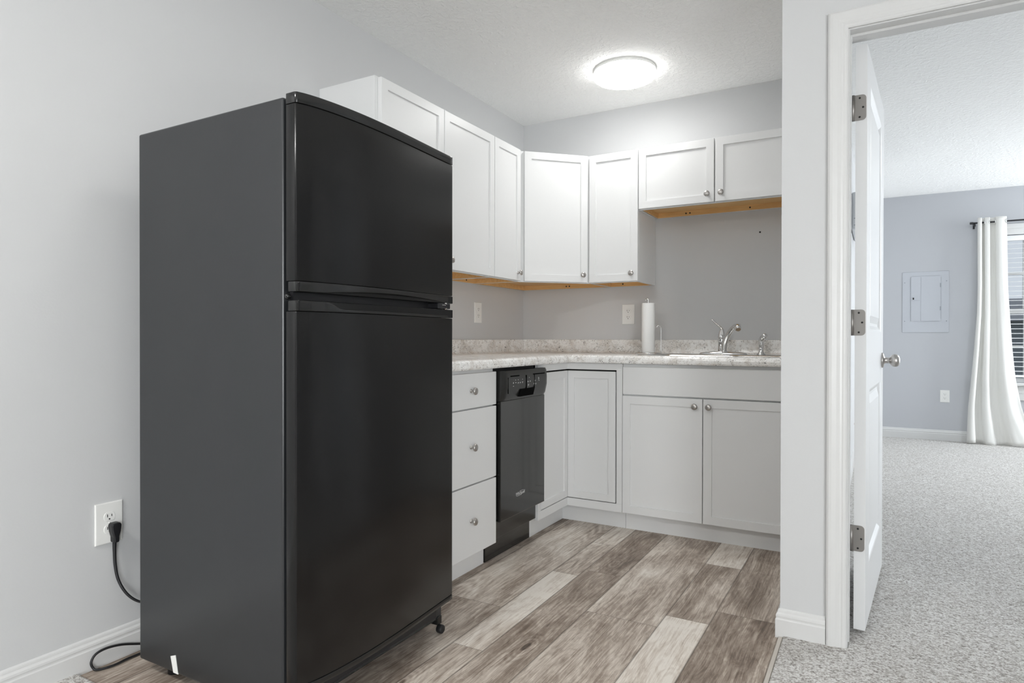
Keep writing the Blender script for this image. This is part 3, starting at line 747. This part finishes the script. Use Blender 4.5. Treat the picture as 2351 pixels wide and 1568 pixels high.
# middle hinge at the far side, with its bright pin
b = NB(); box(b, T(.79), T(.838), FY1-.095, FY1-.026, 1.1145, 1.1325, .003); hg = obj('middle_hinge', b, 'rubber', t)
b = NB(); lathe(b, [(0, 1.112), (.006, 1.112), (.006, 1.134), (0, 1.134)], 14, Matrix.Translation((T(.832), FY1-.048, 0))); obj('hinge_pin', b, 'steel', hg)
b = NB(); box(b, T(.837), T(.8395), FY1-.075, FY1-.055, 1.1255, 1.1275); obj('hinge_bolt', b, 'steel', hg)
b = NB(); ball(b, (T(.790), FY0+.010, 1.1225), .0085); obj('hinge_cover', b, 'gloss_black', t)
b = NB(); box(b, T(.70), T(.80), FY1-.09, FY1-.012, 1.628, 1.640, .004); obj('top_hinge_cover', b, 'gloss_black', t)
# base grille and feet
b = NB(); box(b, T(.55), T(.786), FY0+.012, FY1-.03, .058, .118, .003); obj('base_grille', b, 'rubber', t)
for yy in (FY0+.03, FY1-.016):
    b = NB(); lathe(b, [(0, -.010), (.013, -.010), (.0145, -.007), (.0145, .007), (.013, .010), (0, .010)], 20, Matrix.Translation((T(.790), yy, .0150)) @ Matrix.Rotation(rad(90), 4, 'Y')); r0 = obj('front_roller', b, 'rubber', t)
    b = NB(); box(b, T(.70), T(.788), yy-.014, yy+.012, .030, .058, .003); obj('roller_bracket', b, 'gloss_black', r0)
for yy in (FY0+.06, FY1-.06):
    b = NB(); lathe(b, [(0, 0), (.02, 0), (.02, .047), (0, .047)], 16, Matrix.Translation((T(.24), yy, 0))); obj('rear_foot', b, 'rubber', t)
b = NB(); prism(b, [(T(.314), .092), (T(.337), .100), (T(.349), .0475), (T(.327), .0475)], FY0-.0012, FY0+.001, 'y'); o = obj('side_tag', b, 'plate', t); o['label'] = 'small white strip on the lower side'

# ------------------------------------------------------------------ outlets and the refrigerator cord
def outlet(label, loc, rz, w, h, socket=True, slots=True):
    """duplex outlet; local front towards -y"""
    t = thing('wall_outlet', label, 'outlet', loc, rz, 'wall outlets')
    b = NB(); bmesh.ops.create_cube(b, size=1)
    for v in b.verts: v.co = Vector((v.co.x*w, -.0005-(.5-v.co.y)*.0055, v.co.z*h))
    bmesh.ops.bevel(b, geom=[e for e in b.edges if all(v.co.y < -.004 for v in e.verts)], offset=.0035, segments=3, affect='EDGES', profile=.6)
    obj('cover_plate', b, 'plate', t)
    for s in (1, -1):
        b = NB(); pts = []
        for i in range(32):
            a = 2*PI*i/32; pts.append((.0172*math.cos(a), max(-.0135, min(.0135, .0172*math.sin(a)))))
        prism(b, pts, -.0072, -.004, 'y', .0006, 1)
        r = obj('receptacle', b, 'plate', t); r.location = (0, 0, s*.0195)
        for x0, z0, z1 in ((-.0075, -.001, .008), (.0055, 0, .007)):
            b = NB(); box(b, x0, x0+.002, -.0078, -.0068, z0, z1); obj('slot', b, 'dark', r)
        b = NB(); lathe(b, [(0, -.0005), (.0024, -.0005), (.0024, .0005), (0, .0005)], 12, Matrix.Translation((-.0005, -.0073, -.0072)) @ Matrix.Rotation(rad(90), 4, 'X')); obj('ground_hole', b, 'dark', r)
    b = NB(); lathe(b, [(0, -.0008), (.0028, -.0008), (.0028, .0008), (0, .0008)], 12, Matrix.Translation((0, -.0062, 0)) @ Matrix.Rotation(rad(90), 4, 'X')); obj('screw', b, 'plate', t)
    return t
outlet('large white wall outlet with a black plug, left of the refrigerator', (0, -2.7205, .437), rad(90), .083, .128)
outlet('white outlet on the left wall above the countertop, just right of the refrigerator', (0, -.576, 1.169), rad(90), .076, .122)
outlet('white outlet on the back wall above the countertop, left of the paper towels', (.746, 0, 1.165), 0, .080, .123)
outlet('white outlet low on the bedroom wall, beside the curtain', (2.676, YB, .447), 0, .079, .120)

t = thing('power_cord', 'black refrigerator power cord with plug hanging from the outlet to the floor', 'cord', (0, -2.712, .42))
L0 = Vector((0, -2.712, .42))
b = NB()
prism(b, [(-.0145, .014), (-.0155, .008), (-.013, -.010), (-.0085, -.026), (-.008, -.044), (.008, -.044), (.0085, -.026), (.013, -.010), (.0155, .008), (.0145, .014), (.009, .018), (-.009, .018)], .008, .033, 'x', .004, 2)
obj('plug', b, 'rubber', t)
cp = [(.020, -2.7125, .385), (.020, -2.713, .352), (.022, -2.7115, .30), (.030, -2.706, .255), (.045, -2.690, .212), (.060, -2.664, .182), (.075, -2.628, .166), (.10, -2.58, .15), (.115, -2.54, .12)]
b = NB(); tube(b, spline([Vector(p)-L0 for p in cp], 8), [.0062, .0050, .0045, .0042, .0038, .0036, .0036], 10, 1); obj('upper_cord', b, 'rubber', t)
cl_ = [(.115, -2.54, .120), (.07, -2.57, .03), (.030, -2.61, .018), (.022, -2.64, .027), (.022, -2.692, .046), (.022, -2.738, .054), (.022, -2.770, .049), (.023, -2.784, .031), (.027, -2.781, .013), (.036, -2.772, .0058), (.049, -2.731, .0052), (.045, -2.676, .0052), (.06, -2.61, .0052), (.14, -2.56, .0052)]
b = NB(); tube(b, spline([Vector(p)-L0 for p in cl_], 8), .0036, 10); obj('lower_cord', b, 'rubber', t)

# ------------------------------------------------------------------ ceiling lights
def ceiling_light(label, x, y, mat, r=.166, group=None):
    t = thing('ceiling_light', label, 'ceiling light', (x, y, H), 0, group)
    b = NB(); lathe(b, [(0, -.0005), (r*.99, -.0005), (r*.99, -.004), (r*.95, -.0045), (r*.95, -.0075), (r, -.008), (r, -.0165), (0, -.0165)], 48); obj('base_pan', b, 'plate', t)
    b = NB(); lathe(b, [(r*.90, -.0168), (r*.985, -.0168), (r*.998, -.022), (r*.997, -.032), (r*.984, -.041), (r*.958, -.0462), (r*.93, -.0475), (0, -.0475)], 64); obj('diffuser_rim', b, 'lamp_rim', t)
    b = NB(); lathe(b, [(r*.957, -.0466), (r*.93, -.0495), (r*.75, -.0562), (r*.4, -.0595), (0, -.060)], 64); obj('diffuser', b, mat, t)
    return t
ceiling_light('round white flush ceiling light, lit, above the kitchen floor', .912, -.545, 'lamp_k')
ceiling_light('added unseen fill light, round flush fixture between the kitchen and the living area', 1.05, -2.4, 'fill_h', .17)  # added lamp, out of view, lifts the kitchen and hall
ceiling_light('round flush ceiling light in the living area, behind the viewpoint', .72, -4.5, 'lamp_r', .17)
ceiling_light('added unseen fill light, round flush fixture in the bedroom, right of the doorway', 3.9, 1.0, 'fill_b', .17)  # added lamp, out of view, brightens the bedroom

# small screw left in the back wall
b = NB(); ball(b, (0, 0, 0), .005, 1, .6, 1); o = obj('wall_screw', b, 'dark'); o.location = (1.518, -.0028, 1.615); tag(o, 'small black screw head on the bare wall under the short cabinet', 'screw')

# ------------------------------------------------------------------ bedroom: breaker panel, window, blind, curtain
t = thing('breaker_panel', 'flush electrical panel painted wall colour on the bedroom wall', 'electrical panel', (2.51, YB, 1.3805))
b = NB(); box(b, -.197, .197, -.004, -.0005, -.3035, .3035, .0025); obj('panel_frame', b, 'panel_paint', t)
b = NB(); prism(b, rrect(-.124, .130, -.191, .260, .014, 4), -.0062, -.0042, 'y', .0008, 1); pd = obj('panel_door', b, 'panel_paint', t)
def line(x0, x1, z0, z1, nm='seam'):
    b = NB(); box(b, x0, x1, -.0068, -.0060, z0, z1); return obj(nm, b, 'panel_line', pd)
M['panel_line'] = plain('panel_seam_grey', (.30, .32, .35), .7, bump=(80, .05, .001))
line(-.0395, -.0375, -.188, .252); line(-.118, -.048, .016, .018); line(-.1255, -.1235, -.19, .248); line(-.112, .120, .2585, .2605); line(-.036, .112, -.1925, -.1905); line(.1285, .1305, -.17, .245)
b = NB(); box(b, -.114, -.094, -.0088, -.006, .022, .046, .001); lt = obj('latch', b, 'panel_paint', t)
b = NB(); box(b, -.108, -.096, -.0098, -.0086, .026, .046, .001); obj('latch_slider', b, 'dark', lt)
for x, z in ((-.176, .198), (.176, .205), (-.176, -.19), (.176, -.19)):
    b = NB(); ball(b, (x, -.0045, z), .0045, 1, .5, 1); obj('screw', b, 'panel_line', t)
for z in (.165, -.065):
    b = NB(); box(b, .122, .128, -.0085, -.006, z-.02, z+.02, .001); obj('panel_hinge', b, 'panel_line', t)

# window_1: casing, frame, two sashes with glazing bars
win = bpy.data.objects.new('window_1', None); COL.objects.link(win); win['kind'] = 'structure'; win.location = (0, YB, 0)
win['label'] = 'white sash window with glazing bars behind the curtain'
b = NB(); cw = .062
def wbox(b, x0, x1, z0, z1, y0, y1, bev=.002): box(b, x0, x1, y0, y1, z0, z1, bev)
wbox(b, WX0-cw, WX0, WZ0, WZ1+.095, -.018, -.0005); wbox(b, WX1, WX1+cw, WZ0, WZ1+.095, -.018, -.0005); wbox(b, WX0, WX1, WZ1, WZ1+.095, -.018, -.0005)
wbox(b, WX0-cw, WX1+cw, WZ1+.055, WZ1+.10, -.026, -.018); obj('window_casing', b, 'trim', win)
b = NB(); wbox(b, WX0-cw-.02, WX1+cw+.02, WZ0-.026, WZ0, -.055, -.0005, .004); obj('window_sill', b, 'trim', win)
b = NB(); wbox(b, WX0-cw, WX1+cw, WZ0-.165, WZ0-.0265, -.018, -.0005, .004); wbox(b, WX0-cw, WX1+cw, WZ0-.10, WZ0-.075, -.022, -.017); obj('window_apron', b, 'trim', win)
def sash(nm, z0, z1, y0, y1, zrow):
    b = NB(); f = .040
    wbox(b, WX0+.002, WX0+f, z0, z1, y0, y1); wbox(b, WX1-f, WX1-.002, z0, z1, y0, y1); wbox(b, WX0+f, WX1-f, z0, z0+f, y0, y1); wbox(b, WX0+f, WX1-f, z1-f, z1, y0, y1)
    for xm in (3.306, 3.58): wbox(b, xm-.010, xm+.010, z0+f, z1-f, y0+.006, y1-.006)
    if zrow: wbox(b, WX0+f, WX1-f, zrow-.012, zrow+.012, y0+.0052, y1-.0068)
    s = obj(nm, b, 'trim', win)
    b = NB(); box(b, WX0+.03, WX1-.03, (y0+y1)/2-.002, (y0+y1)/2+.002, z0+.03, z1-.03); obj('pane', b, 'glass', s)
sash('upper_sash', 1.262, WZ1-.002, .085, .118, 1.636); sash('lower_sash', WZ0+.002, 1.294, .048, .082, .94)
t = thing('window_blind', 'white horizontal slat blind with open slats in the bedroom window', 'blind', (0, YB+.032, 0))
b = NB(); box(b, WX0+.006, WX1-.006, -.024, .012, 1.945, 1.995, .003); obj('headrail', b, 'blind', t)
b = NB()
zz = 1.915
while zz > .70:
    c = NB(); box(c, WX0+.010, WX1-.010, -.025, .009, -.0014, .0014, .001, 1); bmesh.ops.rotate(c, cent=(0, -.008, 0), matrix=Matrix.Rotation(rad(8), 3, 'X'), verts=c.verts[:]); bmesh.ops.translate(c, verts=c.verts[:], vec=(0, 0, zz)); merge(b, c); zz -= .0447
for xx in (3.12, 3.43, 3.74): tube(b, [(xx, -.008, .68), (xx, -.008, 1.95)], .0012, 6)
obj('slats', b, 'blind', t)
b = NB(); box(b, WX0+.010, WX1-.010, -.026, .010, .652, .672, .003); obj('bottom_rail', b, 'blind', t)
# rod and curtain
RY = YB-.085; RZ = 2.121
t = thing('curtain_rod', 'thin black curtain rod above the bedroom window', 'curtain rod', (2.89, RY, RZ))
b = NB(); tube(b, [(.0, 0, 0), (1.15, 0, 0)], .0075, 14); obj('rod', b, 'rod', t)
b = NB(); tube(b, [(-.028, 0, 0), (-.026, 0, 0), (-.002, 0, 0), (.001, 0, 0)], [.006, .0115, .0115, .008], 14); obj('finial', b, 'rod', t)
for bx in (.012, 1.12):
    b = NB(); tube(b, [(bx, .082, -.012), (bx, .03, -.014), (bx, 0, -.012)], .0055, 10); box(b, bx-.008, bx+.008, .079, .084, -.045, .02, .002); tube(b, [(bx, 0, -.032), (bx, 0, -.008)], .006, 10); obj('bracket', b, 'rod', t)
NS, NZ = 132, 60
ct = thing('curtain', 'long off-white curtain panel gathered at the left of the bedroom window', 'curtain', (2.93, RY, .0))
def pl(tab, v):
    for (a, x), (c, y) in zip(tab, tab[1:]):
        if v <= c: return x+(y-x)*max(0, (v-a)/(c-a))
    return tab[-1][1]
LEFT = [(.017, 2.838), (.25, 2.847), (.36, 2.851), (.63, 2.870), (.92, 2.893), (1.25, 2.914), (1.5, 2.920), (2.2, 2.918)]
RIGHT = [(.017, 3.395), (.12, 3.34), (.28, 3.283), (.38, 3.257), (.64, 3.217), (.92, 3.193), (1.25, 3.172), (1.5, 3.158), (2.2, 3.146)]
PHASE = [(0, -.75*PI), (.09, 0), (.19, PI), (.34, 2*PI), (.51, 3*PI), (.74, 4*PI), (1, 4.5*PI)]
def phase(s):
    k = max(i for i in range(len(PHASE)-1) if PHASE[i][0] <= s); (a, x), (c, y) = PHASE[k], PHASE[k+1]; return x+(y-x)*(s-a)/(c-a)
b = NB(); grid = []
for j in range(NZ+1):
    v = j/NZ; z = 2.166-(2.166-.015)*v; row = []; k = v**1.3
    xl, xr = pl(LEFT, z), pl(RIGHT, z)
    for i in range(NS+1):
        u = i/NS; ph = phase(u)
        x = xl+(xr-xl)*u+.010*math.sin(2*ph)*(1-.4*v)
        wd = .85+.15*math.sin(9*u+1)
        y = RY-.028*math.cos(ph)*wd*(1+.25*k)-.028*k+.006*math.sin(17*u+6*v)*k+.004*math.sin(31*u-9*v)*k
        if v > .70: y += .011*math.sin(16*(v-.70)+7*u)*((v-.70)/.30)*(1 if u < .45 else .4)
        if v > .55: x += .006*math.sin(14*(v-.55)+4*u)*(v-.55)
        row.append(b.verts.new((x-2.93, y-RY, z+.010*k*math.sin(ph*.5+1))))
    grid.append(row)
for j in range(NZ):
    for i in range(NS): b.faces.new((grid[j][i], grid[j+1][i], grid[j+1][i+1], grid[j][i+1])).smooth = True
bmesh.ops.recalc_face_normals(b, faces=b.faces[:])
cu = obj('drape', b, 'curtain', ct); sm = cu.modifiers.new('thick', 'SOLIDIFY'); sm.thickness = .0016
for u in (.045, .14, .265, .425, .625, .99):
    xg = pl(LEFT, RZ)+(pl(RIGHT, RZ)-pl(LEFT, RZ))*u-2.93
    b = NB(); tube(b, [(xg+.004*math.cos(a), .019*math.cos(a), RZ+.019*math.sin(a)) for a in [2*PI*i/28 for i in range(29)]], .0035, 8); obj('grommet', b, 'steel', ct)

# bedroom left wall: slim wall unit and a loose cable, both glimpsed through the gap at the hinges
t = thing('wall_air_unit', 'slim grey-white air unit high on the bedroom side wall, glimpsed through the hinge gap', 'air unit', (XB, 1.75, 1.80))
b = NB(); box(b, .001, .19, -.36, .36, 0, .272, .02, 3); obj('casing', b, 'ac_white', t)
for z in (.028, .076):
    b = NB(); box(b, .02, .172, -.3612, -.359, z, z+.006); obj('louvre_line', b, 'panel_line', t)
b = NB(); tube(b, spline([(1.9445, 1.86, .345), (1.945, 1.885, .352), (1.946, 1.90, .33), (1.951, 1.92, .26), (1.965, 1.935, .16), (1.965, 1.945, .06), (1.952, 1.93, .020), (1.950, 1.85, .016)], 6), .006, 8)
o = obj('loose_cable', b, 'copper'); tag(o, 'copper brown cable hanging by the bedroom side wall behind the door', 'cable')

# ------------------------------------------------------------------ outside the window
b = NB(); box(b, -12, 22, YB+.14, 40, -.35, -.25); struct('ground_outside', b, 'lawn')
t = thing('neighbour_house', 'dark grey neighbouring house seen low through the window blind', 'house', (5.2, 11.5, -.25))
b = NB(); box(b, -5, 5, 0, 5, .001, 1.62); obj('siding_wall', b, 'siding', t)
b = NB(); prism(b, [(-.35, 1.60), (5.35, 1.60), (2.5, 2.15)], -5.2, 5.2, 'x'); obj('roof', b, 'asphalt_roof', t)
